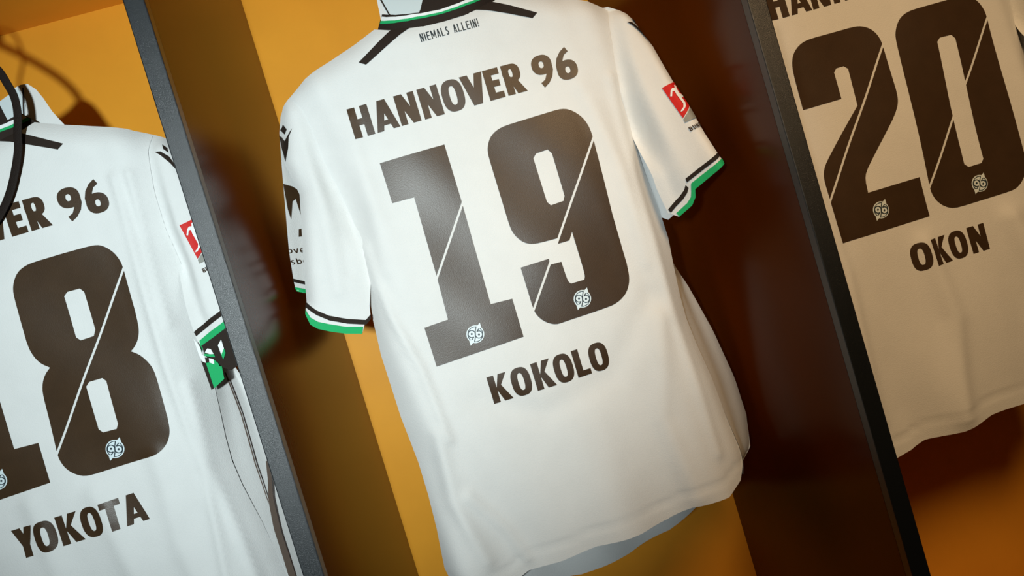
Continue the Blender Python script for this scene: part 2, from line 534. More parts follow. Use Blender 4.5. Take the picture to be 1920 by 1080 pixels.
EDGE_R18 = [(x-0.015*float(sstep(0.08, -0.03, z))*(1-0.5*float(sstep(-0.15, -0.35, z))), z) for x, z in EDGE_R]
YOKE = [(-0.1134,0.3012),(-0.085,0.287),(-0.045,0.276),(0.0,0.272),(0.045,0.276),(0.085,0.287),(0.1147,0.3057)]

SL_NEAR = [(-0.2050,0.3050),(-0.2223,0.2950),(-0.2361,0.2845),(-0.2422,0.2742),(-0.2500,0.2400),(-0.2559,0.2152),(-0.2530,0.1950),(-0.2490,0.1685),(-0.2586,0.1288),(-0.2654,0.1017),(-0.2732,0.069),(-0.2818,0.0292),(-0.2851,0.0134),(-0.2826,-0.0021),(-0.2750,-0.0100),(-0.2618,-0.0175),(-0.2420,-0.0270),(-0.2219,-0.0332),(-0.2143,-0.0201),(-0.2052,-0.014),(-0.2026,-0.0008),(-0.1850,0.0500),(-0.1820,0.1300),(-0.1900,0.2200)]
SL_HOLE = [(-0.205,0.0705),(-0.2012,0.0591),(-0.1982,0.0354),(-0.2031,0.0023),(-0.2045,0.0145),(-0.2121,0.0279),(-0.2163,0.0379)]
SL_FAR = [(-0.2100,0.3000),(-0.2223,0.2950),(-0.2361,0.2845),(-0.2430,0.2742),(-0.2507,0.2541),(-0.2635,0.1978),(-0.2705,0.1654),(-0.2843,0.1012),(-0.2883,0.0737),(-0.2903,0.0596),(-0.2909,0.0486),(-0.2835,0.042),(-0.2500,0.0250),(-0.2100,0.0050),(-0.1850,0.0500),(-0.1820,0.1300),(-0.1900,0.2200)]
SR_NEAR = [(0.2050,0.3050),(0.2225,0.2965),(0.2360,0.2880),(0.2438,0.2800),(0.249,0.2700),(0.2607,0.2238),(0.2666,0.1701),(0.2724,0.1308),(0.2759,0.0878),(0.2792,0.0601),(0.2816,0.0425),(0.2620,0.0320),(0.2442,0.0225),(0.2422,0.0124),(0.2369,0.0037),(0.2214,-0.0055),(0.2115,0.0035),(0.2073,0.0383),(0.2065,0.0736),(0.2061,0.1171),(0.2040,0.1700),(0.2000,0.2300)]


SR_LIMP = SR_NEAR[:9]+[(0.2792, 0.0601), (0.2650, 0.0330), (0.2411, 0.0235), (0.2240, 0.0175), (0.2107, 0.0115), (0.2060, 0.0040), (0.2045, 0.0150), (0.2036, 0.0324), (0.2030, 0.0736), (0.2030, 0.1171), (0.2020, 0.1700), (0.2000, 0.2300)]


def sleeve_left(x, z):
    """near layer of the left sleeve"""
    x, z = np.asarray(x, float), np.asarray(z, float)
    P = np.stack([x, z], 1)
    d = polydist(P, SL_NEAR[1:12])
    y = 0.212+0.016*np.clip(1-d/0.022, 0, 1)**2
    y += 0.006*np.clip((x+0.215)/0.03, 0, 1)*1.5
    # folds falling from the shoulder
    y -= 0.004*np.exp(-(polydist(P, [(-0.215, 0.27), (-0.222, 0.16), (-0.235, 0.03)])/0.009)**2)
    y += 0.003*np.exp(-(polydist(P, [(-0.208, 0.22), (-0.210, 0.14), (-0.214, 0.05)])/0.006)**2)
    return y


def ydist_left_far(x, z):
    x, z = np.asarray(x, float), np.asarray(z, float)
    d = polydist(np.stack([x, z], 1), SL_FAR[1:12])
    return 0.229+0.035*(1-np.clip(1-d/0.05, 0, 1)**2)


def y_right(x, z):
    x, z = np.asarray(x, float), np.asarray(z, float)
    y = 0.207-0.10*np.clip((x-0.19)/0.10, 0, 1)*np.clip((0.29-z)/0.24, 0, 1)
    P = np.stack([x, z], 1)
    d = polydist(P, SR_NEAR[1:11])
    y += 0.014*np.clip(1-d/0.014, 0, 1)**2
    y -= 0.003*np.exp(-(polydist(P, [(0.222, 0.26), (0.228, 0.15), (0.238, 0.04)])/0.010)**2)
    y += 0.003*np.exp(-(polydist(P, [(0.214, 0.21), (0.2165, 0.12), (0.224, 0.02)])/0.005)**2)
    return y


def y_right_far(x, z):
    x, z = np.asarray(x, float), np.asarray(z, float)
    d = polydist(np.stack([x, z], 1), SR_NEAR[1:11])
    return y_right(x, z)*0+0.222-0.10*np.clip((x-0.19)/0.10, 0, 1)*np.clip((0.29-z)/0.24, 0, 1)+0.035*(1-np.clip(1-d/0.05, 0, 1)**2)


def band(top, bottom):
    return [top+bottom[::-1]]


def shift(line, dx, dz):
    return [(x+dx, z+dz) for x, z in line]


def crest(parent, depth, cx, cz, r=0.0118):
    so = [sup(cx, cz, r, r, 2, 28),
          [(cx+r*0.50, cz+r*0.86), (cx+r*0.86, cz+r*1.08), (cx+r*0.86, cz+r*0.50)],
          [(cx-r*0.50, cz-r*0.86), (cx-r*0.86, cz-r*1.08), (cx-r*0.86, cz-r*0.50)]]
    b = surf('crest', so, depth, 'crest', parent, 0.0013, step=0.004)
    b['label'] = 'small round pale club crest reading 96'
    ink, cut = [], []
    q = lambda p: (cx+p[0]*r, cz+p[1]*r)

    def stroke(pts, w):
        pts = [q(p) for p in pts]
        for i in range(len(pts)-1):
            ink.append(bar(*pts[i], *pts[i+1], w*r))
    arc = lambda x, y, rr, a0, a1, n=12: [(x+rr*math.cos(math.radians(a0+(a1-a0)*i/n)), y+rr*math.sin(math.radians(a0+(a1-a0)*i/n))) for i in range(n+1)]
    stroke(arc(0, 0, 0.84, 70, 215), 0.08)
    stroke(arc(0, 0, 0.84, 250, 395), 0.08)
    for s in (1, -1):
        stroke([(s*x, s*y) for x, y in arc(-0.38, 0.14, 0.40, 0, 290)], 0.10)
        stroke([(s*0.02, s*0.14), (s*-0.10, s*-0.35), (s*-0.34, s*-0.82)], 0.10)
        stroke([(s*-0.24, s*-0.24), (s*-0.45, s*-0.42), (s*-0.62, s*-0.50)], 0.10)
        ink.append(sup(*q((s*-0.38, s*0.14)), r*0.12, r*0.12, 2, 10))
    vs, fs = [], []
    for p in ink:
        n = np.array(p)
        y = depth(n[:, 0], n[:, 1])-0.0019
        o = len(vs)
        vs += [(a, yy-0.2, b_+HEM) for (a, b_), yy in zip(p, y)]
        fs.append(tuple(range(o, o+len(p))))
    mesh('crest_numerals', vs, fs, 'ink', parent)


def digit(parent, depth, d):
    so, ho = DIG[d]
    (x0, z0), (x1, z1) = SLASH[d]
    dx, dz = x1-x0, z1-z0
    cut = bar(x0-dx*0.12, z0-dz*0.12, x1+dx*0.12, z1+dz*0.12, 0.0030)
    o = surf('number_digit', so, depth, 'print', parent, 0.0008, list(ho)+[cut], 0.006)
    o['label'] = f'dark number {d} split by a thin white slash'
    crest(parent, depth, *CREST[d])


def loft(name, A, B, depthA, yB, material, parent, n=40, k=14, bulge=0.012):
    def resample(L):
        L = np.array(L, float)
        s = np.concatenate([[0], np.cumsum(np.linalg.norm(np.diff(L, axis=0), axis=1))])
        t = np.linspace(0, s[-1], n)
        return np.stack([np.interp(t, s, L[:, i]) for i in range(L.shape[1])], 1)
    a, b = resample(A), resample(B)
    ya = depthA(a[:, 0], a[:, 1])
    yb = np.full(n, yB) if np.isscalar(yB) else yB(b[:, 0], b[:, 1])
    pa = np.stack([a[:, 0], ya, a[:, 1]], 1)
    pb = np.stack([b[:, 0], yb, b[:, 1]], 1)
    vs, fs = [], []
    for i in range(n):
        for j in range(k):
            t = j/(k-1)
            p = pa[i]*(1-t)+pb[i]*t
            vs.append((p[0], p[1]-0.2+bulge*math.sin(math.pi*t)+0.003*math.sin(9*t+i*0.11), p[2]+HEM))
    for i in range(n-1):
        for j in range(k-1):
            q = i*k+j
            fs.append((q, q+k, q+k+1, q+1))
    return mesh(name, vs, fs, material, parent)


def jersey(num, x0, label, seed, ridges, flare, hem_low, sleeve_r='plain', swing=0.03, wide_neck=False, tuck=1.0):
    J = empty('jersey', (x0, 0.2, EYE-HEM), label, 'jersey', 'white jerseys hanging in the lockers')
    EDGE_R = EDGE_R18 if num == 18 else globals()['EDGE_R']
    dep = make_back_depth(seed, ridges, EDGE_R)
    back = surf('back_panel', [back_outline(EDGE_R)], dep, 'white', J, step=0.0055)

    # ---- front panel, hanging behind
    R = EDGE_R[5][0]
    left = [(x, z) for x, z in EDGE_L if z < 0.29]
    inner = [(0.0700, 0.4140), (0.0620, 0.4120), (0.0540, 0.4060), (0.0400, 0.4000), (0.0200, 0.3960), (0.0, 0.3950)]
    narrow = [(0.2225, 0.2940), (0.1967, 0.3083), (0.1629, 0.3195), (0.1229, 0.3270), (0.0960, 0.3380), (0.0830, 0.3520), (0.0775, 0.3720), (0.0755, 0.3950), (0.0735, 0.4080)] + inner
    wide = [(0.2225, 0.2940), (0.1967, 0.3093), (0.1629, 0.3195), (0.1270, 0.3280), (0.1110, 0.3440), (0.1000, 0.3680), (0.0935, 0.3880), (0.0870, 0.4030), (0.0785, 0.4130)] + inner
    top = (wide if wide_neck else narrow) + [(-x, z) for x, z in narrow[::-1][1:]]
    right = [p for p in EDGE_R if 0.0 < p[1] < 0.29]
    outline = top + left + hem_low + flare[::-1] + right[::-1]

    def fdep(x, z):
        x, z = np.asarray(x, float), np.asarray(z, float)
        xl, xr = -0.208, np.interp(z, [-0.42, -0.3, 0.0, 0.3], [flare[-3][0], flare[-3][0], 0.215, 0.215])
        t = np.clip((x-xl)/(xr-xl), 0, 1)
        y = 0.236+0.055*np.sin(math.pi*t)**0.8*sstep(0.40, 0.20, z)+swing*t*t*sstep(0.10, -0.10, z)+0.01*t
        y += 0.006*np.sin(x*46+z*5+seed)*sstep(0.1, -0.3, z)
        y += 0.012*sstep(0.34, 0.41, z)
        return y
    fr = surf('front_panel', [outline], fdep, 'white', J, step=0.007)
    # neck: pale lining inside the front, dark inner collar, seam line
    lin = [(0.066, 0.4100), (0.0540, 0.4050), (0.0400, 0.3990), (0.0, 0.3940), (-0.0400, 0.3990), (-0.0540, 0.4050), (-0.066, 0.4100), (-0.070, 0.385), (-0.055, 0.335), (0.055, 0.335), (0.070, 0.385)]
    surf('neck_lining', [lin], fdep, 'lining', J, 0.0015, step=0.006)
    surf('front_collar', [[(0.0380, 0.3980), (0.0, 0.3935), (-0.0080, 0.3935), (-0.0220, 0.3680), (-0.0400, 0.3480), (-0.0480, 0.3350), (0.0480, 0.3350), (0.0460, 0.3600)]], fdep, 'trim', J, 0.003, step=0.006)
    for s in (1, -1):
        surf('neck_seam', [[(s*0.0720, 0.409), (s*0.0740, 0.408), (s*0.0660, 0.372), (s*0.0550, 0.345), (s*0.0532, 0.346), (s*0.0645, 0.3735)]], fdep, 'trim', J, 0.003, step=0.006)

    # ---- side of the body, turning from the back panel to the wide front panel
    A = [p for p in EDGE_R if p[1] < 0.01] + [(0.2180, -0.3720)]
    loft('side_panel', A, flare, dep, lambda x, z: fdep(x, z), 'white', J)

    # ---- collar (child pieces: stripes), the cross straps and prints on the back
    def cdep(x, z):
        x, z = np.asarray(x, float), np.asarray(z, float)
        return 0.203+0.05*np.clip((np.abs(x)-0.02)/0.08, 0, 1)**2*1.0-0.004*np.clip((z-0.335)/0.02, 0, 1)
    mir = lambda L: L+[(-x, z) for x, z in L[::-1] if abs(x) > 1e-6]
    low = mir([(-0.0903, 0.3468), (-0.0719, 0.3385), (-0.045, 0.3329), (-0.0276, 0.3305), (0.0, 0.3295)])
    gl = mir([(-0.0810, 0.3570), (-0.0768, 0.3545), (-0.0629, 0.3485), (-0.045, 0.3435), (-0.0233, 0.3403), (0.0, 0.3393)])
    wg = mir([(-0.0785, 0.3598), (-0.0739, 0.3570), (-0.0608, 0.3510), (-0.0441, 0.3463), (-0.0224, 0.3431), (0.0, 0.3419)])
    wt = mir([(-0.0760, 0.3640), (-0.0702, 0.3600), (-0.0585, 0.3545), (-0.0450, 0.3505), (-0.0260, 0.3468), (0.0, 0.3450)])
    ct = mir([(-0.0745, 0.3665), (-0.0686, 0.3628), (-0.0575, 0.3568), (-0.0453, 0.3523), (-0.0274, 0.3484), (0.0, 0.3464)])
    ddep = lambda x, z: np.minimum(cdep(x, z), dep(x, np.minimum(z, 0.331))+0.02)*0+cdep(x, z)
    col = surf('collar', band(low, ct), ddep, 'trim', J, 0.001, step=0.004)
    surf('collar_green_stripe', band(gl, wg), ddep, 'green', col, 0.0016, step=0.004)
    surf('collar_white_stripe', band(wg, wt), ddep, 'stripe', col, 0.0016, step=0.004)
    for s in (-1, 1):
        st = [(s*0.0680, 0.3400), (s*0.1224, 0.3075), (s*0.1140, 0.3020), (s*0.0739, 0.3216), (s*0.0598, 0.3285), (s*0.045, 0.3340)]
        surf('shoulder_strap_print', [st], dep, 'trim', back, 0.0012, step=0.005)

    # NIEMALS ALLEIN!
    thin, cx = [], 0.0
    for ch in 'NIEMALS ALLEIN!':
        if ch == ' ':
            cx += 0.42
            continue
        wd = {'I': 0.14, '!': 0.14, 'M': 0.56}.get(ch, 0.40)
        thin.append((ch, cx+wd/2, wd))
        cx += wd+0.13
    sc = 0.0105
    word('motto_lettering', thin, -0.0362, 0.3103, 0.0720/cx, dep, 'ink', back, 0.13, 0.0009, 0.004) if False else \
        word('motto_lettering', thin, -0.0362, 0.3103, 0.0112, dep, 'ink', back, 0.13, 0.0009, 0.004)
    word('team_lettering', TEAM, -0.1550, 0.2122, 0.0405, dep, 'print', back, 0.25)
    nm = NAMES[num]
    sc = {18: 0.0385, 19: 0.0375, 20: 0.0375}[num]
    xs = {18: -0.0830, 19: -0.0820, 20: -0.0560}[num]
    zs = {18: -0.1812, 19: -0.1735, 20: -0.1735}[num]
    word('name_lettering', nm, xs, zs, sc, dep, 'print', back, 0.245)
    for d in str(num):
        digit(back, dep, d)

    def joined(fn, side):
        def g(x, z):
            x, z = np.asarray(x, float), np.asarray(z, float)
            e = interp(EDGE_L, z) if side < 0 else interp(EDGE_R, z)
            beyond = (e-x) if side < 0 else (x-e)
            k = sstep(0.024, 0.0, beyond)*sstep(0.05, 0.13, z)
            xc = np.maximum(x, e) if side < 0 else np.minimum(x, e)
            return fn(x, z)*(1-k)+(dep(xc, np.minimum(z, 0.33))+0.002)*k
        return g
    ydist_left = joined(sleeve_left, -1)

    # ---- left sleeve
    sl = surf('sleeve', [SL_NEAR], ydist_left, 'white', J, step=0.005)
    surf('sleeve_underside', [SL_FAR], ydist_left_far, 'white', sl, step=0.006)
    bl = [(-0.2822, 0.0285), (-0.2700, 0.0140), (-0.2563, 0.0025), (-0.2350, -0.0085), (-0.2119, -0.0170), (-0.2040, -0.0115)]
    surf('cuff_brown_stripe', band(bl, shift(bl, -0.0015, -0.0062)), ydist_left, 'trim', sl, 0.0018, step=0.003)
    gb = [(-0.2851, 0.0134), (-0.2826, -0.0021), (-0.2750, -0.0100), (-0.2618, -0.0175), (-0.2420, -0.0270), (-0.2219, -0.0332)]
    gt = [(-0.2838, 0.0190), (-0.2800, 0.0070), (-0.2725, -0.0010), (-0.2590, -0.0085), (-0.2395, -0.0180), (-0.2180, -0.0245)]
    surf('cuff_green_stripe', band(gt, gb), ydist_left, 'green', sl, 0.0018, step=0.003)
    fb = [(-0.2904, 0.0640), (-0.2835, 0.0595), (-0.2700, 0.0510)]
    surf('cuff_brown_stripe', band(fb, shift(fb, 0, -0.005)), ydist_left_far, 'trim', sl, 0.0018, step=0.003)
    fg = [(-0.2909, 0.0520), (-0.2835, 0.0480), (-0.2700, 0.0405)]
    surf('cuff_green_stripe', band(fg, shift(fg, 0.0005, -0.0060)), ydist_left_far, 'green', sl, 0.0018, step=0.003)
    # maker's mark and the sponsor print on the sleeve
    surf('makers_mark', [[(-0.2422, 0.2618), (-0.2385, 0.2533), (-0.2435, 0.2483), (-0.2480, 0.2562)],
                         [(-0.2510, 0.2495), (-0.2461, 0.2400), (-0.2305, 0.2514), (-0.2388, 0.2425), (-0.2440, 0.2289), (-0.2535, 0.2142), (-0.2532, 0.231)]],
         ydist_left, 'trim', sl, 0.0020, step=0.003)
    surf('sponsor_print', [[(-0.2654, 0.1879), (-0.2569, 0.1834), (-0.2450, 0.1699), (-0.2586, 0.1344), (-0.2579, 0.1665), (-0.2624, 0.1636), (-0.2704, 0.1405), (-0.27, 0.1544)],
                           [(-0.266, 0.126), (-0.260, 0.1265), (-0.2632, 0.116), (-0.2689, 0.1162)]],
         ydist_left_far, 'print', sl, 0.0020, step=0.003)
    rot = math.radians(2)
    fit = lambda t: t
    lower_case(['o', 'v', 'e'], -0.2865, 0.0968, 0.0085, ydist_left_far, sl, clip=SL_FAR)
    lower_case(['s', 'b', 'a'], -0.2872, 0.0815, 0.0085, ydist_left_far, sl, clip=SL_FAR)

    if tuck < 1.0:
        for o in [sl]+list(sl.children):
            for v in o.data.vertices:
                if v.co.x < -0.2:
                    v.co.x = -0.2+(v.co.x+0.2)*tuck
    # ---- right sleeve
    limp = sleeve_r != 'plain'
    sr_shape = SR_LIMP if limp else SR_NEAR
    yr0 = y_right if sleeve_r == 'plain' else y_right18
    yr = joined(yr0, 1)
    yrf = y_right_far if sleeve_r == 'plain' else (lambda x, z: y_right18(x, z)+0.03)
    sr = surf('sleeve', [sr_shape], yr, 'white', J, step=0.005)
    surf('sleeve_underside', [sr_shape], yrf, 'white', sr, step=0.006)
    if limp:
        b1 = [(0.2041, 0.0324), (0.2220, 0.0400), (0.2409, 0.0465), (0.2640, 0.0560)]
        surf('cuff_brown_stripe', band(b1, shift(b1, 0.0012, -0.0062)), yr, 'trim', sr, 0.0018, step=0.003)
        g1 = [(0.2078, 0.0195), (0.2240, 0.0265), (0.2411, 0.0320), (0.2640, 0.0420)]
        g2 = [(0.2060, 0.0040), (0.2107, 0.0115), (0.2240, 0.0175), (0.2411, 0.0235), (0.2650, 0.0330)]
        surf('cuff_green_stripe', band(g1, g2), yr, 'green', sr, 0.0018, step=0.003)
    else:
        b1 = [(0.2371, 0.0392), (0.2575, 0.0487), (0.2784, 0.0582)]
        surf('cuff_brown_stripe', band(b1, shift(b1, 0.0006, -0.0052)), yr, 'trim', sr, 0.0018, step=0.003)
        b2 = [(0.2120, 0.0075), (0.2190, 0.0135), (0.2275, 0.0195), (0.2335, 0.0260), (0.2360, 0.0315)]
        surf('cuff_brown_stripe', band(b2, shift(b2, 0.0022, -0.0050)), yr, 'trim', sr, 0.0018, step=0.003)
        g = [(0.2816, 0.0425), (0.2620, 0.0320), (0.2442, 0.0225), (0.2422, 0.0124), (0.2369, 0.0037), (0.2214, -0.0055)]
        gi = [(0.2806, 0.0500), (0.2610, 0.0405), (0.2416, 0.0312), (0.2398, 0.0215), (0.2380, 0.0145), (0.2328, 0.0085), (0.2192, 0.0000)]
        surf('cuff_green_stripe', band(gi, g), yr, 'green', sr, 0.0018, step=0.003)
    mv, bv = ((-0.0115, 0.0050), (-0.0190, 0.0060)) if limp else ((0, 0), (0, 0))
    surf('makers_mark', [shift(q, *mv) for q in [[(0.2355, 0.2643), (0.2429, 0.2625), (0.2505, 0.2540), (0.2560, 0.2380), (0.2592, 0.2250), (0.2500, 0.2450), (0.2420, 0.2570)],
                         [(0.2460, 0.2720), (0.2505, 0.2660), (0.2510, 0.2590), (0.2465, 0.2650)]]], yr, 'trim', sr, 0.0020, step=0.003)
    bd = surf('league_badge', [shift([(0.2474, 0.1625), (0.2662, 0.1660), (0.2718, 0.1285), (0.2567, 0.115)], *bv)], yr, 'red', sr, 0.0020, step=0.003)
    surf('badge_grey_wedge', [shift([(0.2567, 0.1134), (0.2718, 0.1268), (0.2738, 0.1107), (0.257, 0.1084)], *bv)], yr, 'grey', sr, 0.0020, step=0.003)
    surf('badge_player_figure', [shift([(0.2626, 0.1609), (0.2645, 0.1615), (0.2654, 0.159), (0.2643, 0.1548), (0.2647, 0.1494), (0.2690, 0.145), (0.2687, 0.1424), (0.265, 0.142), (0.2669, 0.1338), (0.2648, 0.1286), (0.2596, 0.1239), (0.2567, 0.1236), (0.258, 0.1257), (0.2614, 0.1282), (0.2633, 0.1329), (0.2617, 0.1404), (0.2599, 0.1475), (0.2596, 0.1528), (0.2567, 0.1532), (0.2543, 0.147), (0.2524, 0.1478), (0.2552, 0.1549), (0.2581, 0.1577), (0.2617, 0.1571)], *bv)],
         yr, 'stripe', sr, 0.0032, step=0.002)
    word('badge_lettering', [(c, 0.35+i*0.80, 0.6) for i, c in enumerate('BUND')], 0.2588+bv[0], 0.0952+bv[1], 0.0056, yr, 'print', sr, 0.2, 0.0022, 0.003, rot=math.radians(11), clip=SR_NEAR)
    return J, dep, fdep, sr, fr, back


def lower_case(chars, x, z, sc, depth, parent, clip=None):
    vs, fs = [], []
    s = 0.15
    for i, ch in enumerate(chars):
        cx = x+sc*(0.35+i*0.78)
        cz = z-sc*0.20*i*0.6
        so, ho = [], []
        if ch in 'oeba':
            so.append(sup(0, 0.36, 0.32, 0.36, 2.2, 20))
            ho.append(sup(0, 0.36, 0.32-s, 0.36-s, 2.2, 20))
        if ch == 'e':
            ho.append(rect(0.02, 0.14, 0.4, 0.28))
        if ch == 'b':
            so.append(rect(-0.32, 0, -0.32+s, 1.0))
        if ch == 'a':
            so.append(rect(0.32-s, 0, 0.32, 0.7))
        if ch == 'v':
            so += [[(-0.34, 0.7), (-0.18, 0.7), (0.08, 0), (-0.08, 0)], [(0.34, 0.7), (0.18, 0.7), (-0.08, 0), (0.08, 0)]]
        if ch == 's':
            a, b = glyph('S', 0.52, s)
            so += [[(u, v*0.72) for u, v in p] for p in a]
        parts = [place((so, []), cx, cz, sc)[0], place((ho, []), cx, cz, sc)[0]]
        if ch == 'e':
            # crossbar stays
            parts[0].append(place(([rect(-0.25, 0.30, 0.28, 0.30+s*0.8)], []), cx, cz, sc)[0][0])
            hh = parts[1]
            V, T = fill(parts[0][:1], hh, 0.003)
            V2, T2 = fill(parts[0][1:], (), 0.003)
            T = np.concatenate([T, T2+len(V)])
            V = np.concatenate([V, V2])
        else:
            V, T = fill(parts[0], parts[1] if ch != 'b' and ch != 'a' else parts[1], 0.003)
        if clip is not None:
            T = T[inside(clip, V[T].mean(1))]
        y = depth(V[:, 0], V[:, 1])-0.0012
        o = len(vs)
        vs += np.stack([V[:, 0], y-0.2, V[:, 1]+HEM], 1).tolist()
        fs += (T+o).tolist()
    return mesh('sponsor_lettering', vs, fs, 'print', parent)


def y_right18(x, z):
    x, z = np.asarray(x, float), np.asarray(z, float)
    y = 0.209-0.02*np.clip((x-0.19)/0.10, 0, 1)*np.clip((0.29-z)/0.24, 0, 1)
    P = np.stack([x, z], 1)
    y += 0.020*np.clip(1-polydist(P, SR_NEAR[1:11])/0.020, 0, 1)**2
    y -= 0.004*np.exp(-(polydist(P, [(0.222, 0.27), (0.224, 0.16), (0.232, 0.05)])/0.008)**2)
    y += 0.003*np.exp(-(polydist(P, [(0.213, 0.26), (0.214, 0.12), (0.220, 0.03)])/0.005)**2)
    return y


# ------------------------------------------------------------------ the room
PITCHX, T_DIV, DEPTH, SHELF = 0.63, 0.0204, 0.6047, EYE+0.6412
TOP = 2.45


def structure(o):
    o['kind'] = 'structure'
    return o


structure(box('floor', (-3.0, -3.2, -0.05), (3.2, 0.75, 0.0), 'floor'))
structure(box('wall_back', (-3.0, 0.65, 0.0), (3.2, 0.75, 2.9), 'wall'))

bays = [(-1, 18), (0, 19), (1, 20)]
for k, num in bays:
    xl, xr = k*PITCHX-PITCHX/2, k*PITCHX+PITCHX/2-T_DIV
    lab = {18: 'orange wooden locker bay on the left, behind the number 18 jersey',
           19: 'orange wooden locker bay in the middle, behind the number 19 jersey',
           20: 'dark shaded wooden locker bay at the right, behind the number 20 jersey'}[num]
    L = empty('locker', (k*PITCHX-T_DIV/2, 0.3, 0), lab, 'locker', 'row of open wooden lockers')

    def lb(name, lo, hi, mt, parent=None, bevel=0.0):
        o0 = Vector((k*PITCHX-T_DIV/2, 0.3, 0))
        return box(name, Vector(lo)-o0, Vector(hi)-o0, mt, L if parent is None else parent, bevel)
    lb('back_panel', (xl, DEPTH, 0.0), (xr, DEPTH+0.02, TOP), 'oak')
    lb('shelf', (xl+0.0005, 0.02, SHELF), (xr-0.0005, DEPTH, SHELF+0.028), 'oak')
    lb('top_panel', (xl+0.0005, 0.02, TOP-0.025), (xr-0.0005, DEPTH, TOP), 'oak')
    lb('bench_seat', (xl+0.0005, 0.02, 0.43), (xr-0.0005, DEPTH, 0.465), 'oak')
    lb('bench_front', (xl+0.0005, 0.05, 0.08), (xr-0.0005, 0.07, 0.43), 'oak')
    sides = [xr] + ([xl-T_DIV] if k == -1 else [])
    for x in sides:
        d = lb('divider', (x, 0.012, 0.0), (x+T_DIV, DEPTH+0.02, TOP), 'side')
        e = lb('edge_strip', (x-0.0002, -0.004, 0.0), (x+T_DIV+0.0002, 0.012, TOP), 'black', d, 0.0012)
        e['label'] = 'black powder-coated metal edge strip'
    # coat hook under the shelf
    hx = 0.0
    hp = lambda x, y, z: (x, y-0.3, z)
    tube('coat_hook', [hp(hx, 0.24, SHELF), hp(hx, 0.24, SHELF-0.05), hp(hx, 0.235, SHELF-0.105), hp(hx, 0.215, SHELF-0.130), hp(hx, 0.190, SHELF-0.120), hp(hx, 0.182, SHELF-0.095)], 0.004, 'black', L)
    lb('hook_plate', (k*PITCHX-T_DIV/2-0.018, 0.222, SHELF-0.006), (k*PITCHX-T_DIV/2+0.018, 0.258, SHELF), 'black', None, 0.002)

# ------------------------------------------------------------------ jerseys
FLARE18 = [(0.2156, 0.0020), (0.2250, -0.0400), (0.2360, -0.1000), (0.2480, -0.1700), (0.2570, -0.2500), (0.2630, -0.3300), (0.2600, -0.3900), (0.2440, -0.4100)]
FLARE19 = [(0.2170, 0.0020), (0.2360, -0.0500), (0.2560, -0.1100), (0.2740, -0.1900), (0.2860, -0.2700), (0.2880, -0.3300), (0.2800, -0.3800), (0.2540, -0.4080)]
LOW18 = [(-0.205, -0.400), (-0.14, -0.420), (-0.05, -0.425), (0.05, -0.425), (0.15, -0.420)]
LOW19 = [(-0.205, -0.405), (-0.15, -0.445), (-0.0309, -0.472), (0.05, -0.472), (0.119, -0.462), (0.195, -0.434)]

R19 = [([(-0.186, 0.075), (-0.184, 0.03), (-0.178, -0.023), (-0.160, -0.100), (-0.152, -0.20)], 0.0030, 0.006),
       ([(-0.10, -0.385), (-0.115, -0.34), (-0.15, -0.28)], 0.0030, 0.008),
       ([(0.195, 0.20), (0.190, 0.05), (0.186, -0.12), (0.19, -0.33)], 0.0025, 0.007),
       ([(0.165, -0.13), (0.13, -0.26), (0.145, -0.38)], 0.0030, 0.014),
       ([(-0.165, -0.19), (-0.172, -0.28), (-0.150, -0.37)], 0.0030, 0.009),
       ([(0.150, 0.20), (0.172, 0.08), (0.168, -0.05)], 0.0015, 0.010),
       ([(-0.155, 0.24), (-0.160, 0.12), (-0.170, 0.04)], 0.0015, 0.010),
       ([(-0.10, -0.165), (-0.02, -0.205), (0.08, -0.185), (0.16, -0.10)], -0.0022, 0.018)]
R18 = [([(0.188, 0.25), (0.180, 0.15), (0.178, 0.05)], 0.0030, 0.005),
       ([(0.168, 0.25), (0.165, 0.13), (0.160, 0.0), (0.165, -0.15), (0.150, -0.32)], 0.0030, 0.006),
       ([(0.178, -0.03), (0.172, -0.14), (0.182, -0.24), (0.19, -0.36)], 0.0035, 0.006),
       ([(0.03, -0.13), (0.045, -0.25), (0.03, -0.38)], 0.0030, 0.014),
       ([(0.115, -0.11), (0.11, -0.22), (0.13, -0.38)], 0.0030, 0.014),
       ([(-0.05, -0.12), (-0.04, -0.25), (-0.06, -0.38)], 0.0030, 0.014)]
R20 = [([(-0.16, 0.2), (-0.165, 0.05), (-0.15, -0.15), (-0.16, -0.36)], 0.004, 0.010),
       ([(-0.03, -0.14), (-0.02, -0.25), (-0.05, -0.38)], 0.005, 0.016),
       ([(0.10, -0.14), (0.12, -0.25), (0.10, -0.38)], 0.005, 0.016)]

X18, X19, X20 = -0.6402, -0.0102, 0.5720
J19 = jersey(19, X19, 'white jersey numbered 19 with the name KOKOLO, hanging in the middle locker', 19, R19, FLARE19, LOW19, swing=0.10)
J18 = jersey(18, X18, 'white jersey numbered 18 with the name YOKOTA, hanging left of the black edge strip', 18, R18, FLARE18, LOW18, 'limp', wide_neck=True)
J20 = jersey(20, X20, 'dim white jersey numbered 20 with the name OKON, hanging in the right locker', 20, R20, FLARE18, LOW18, tuck=0.4)

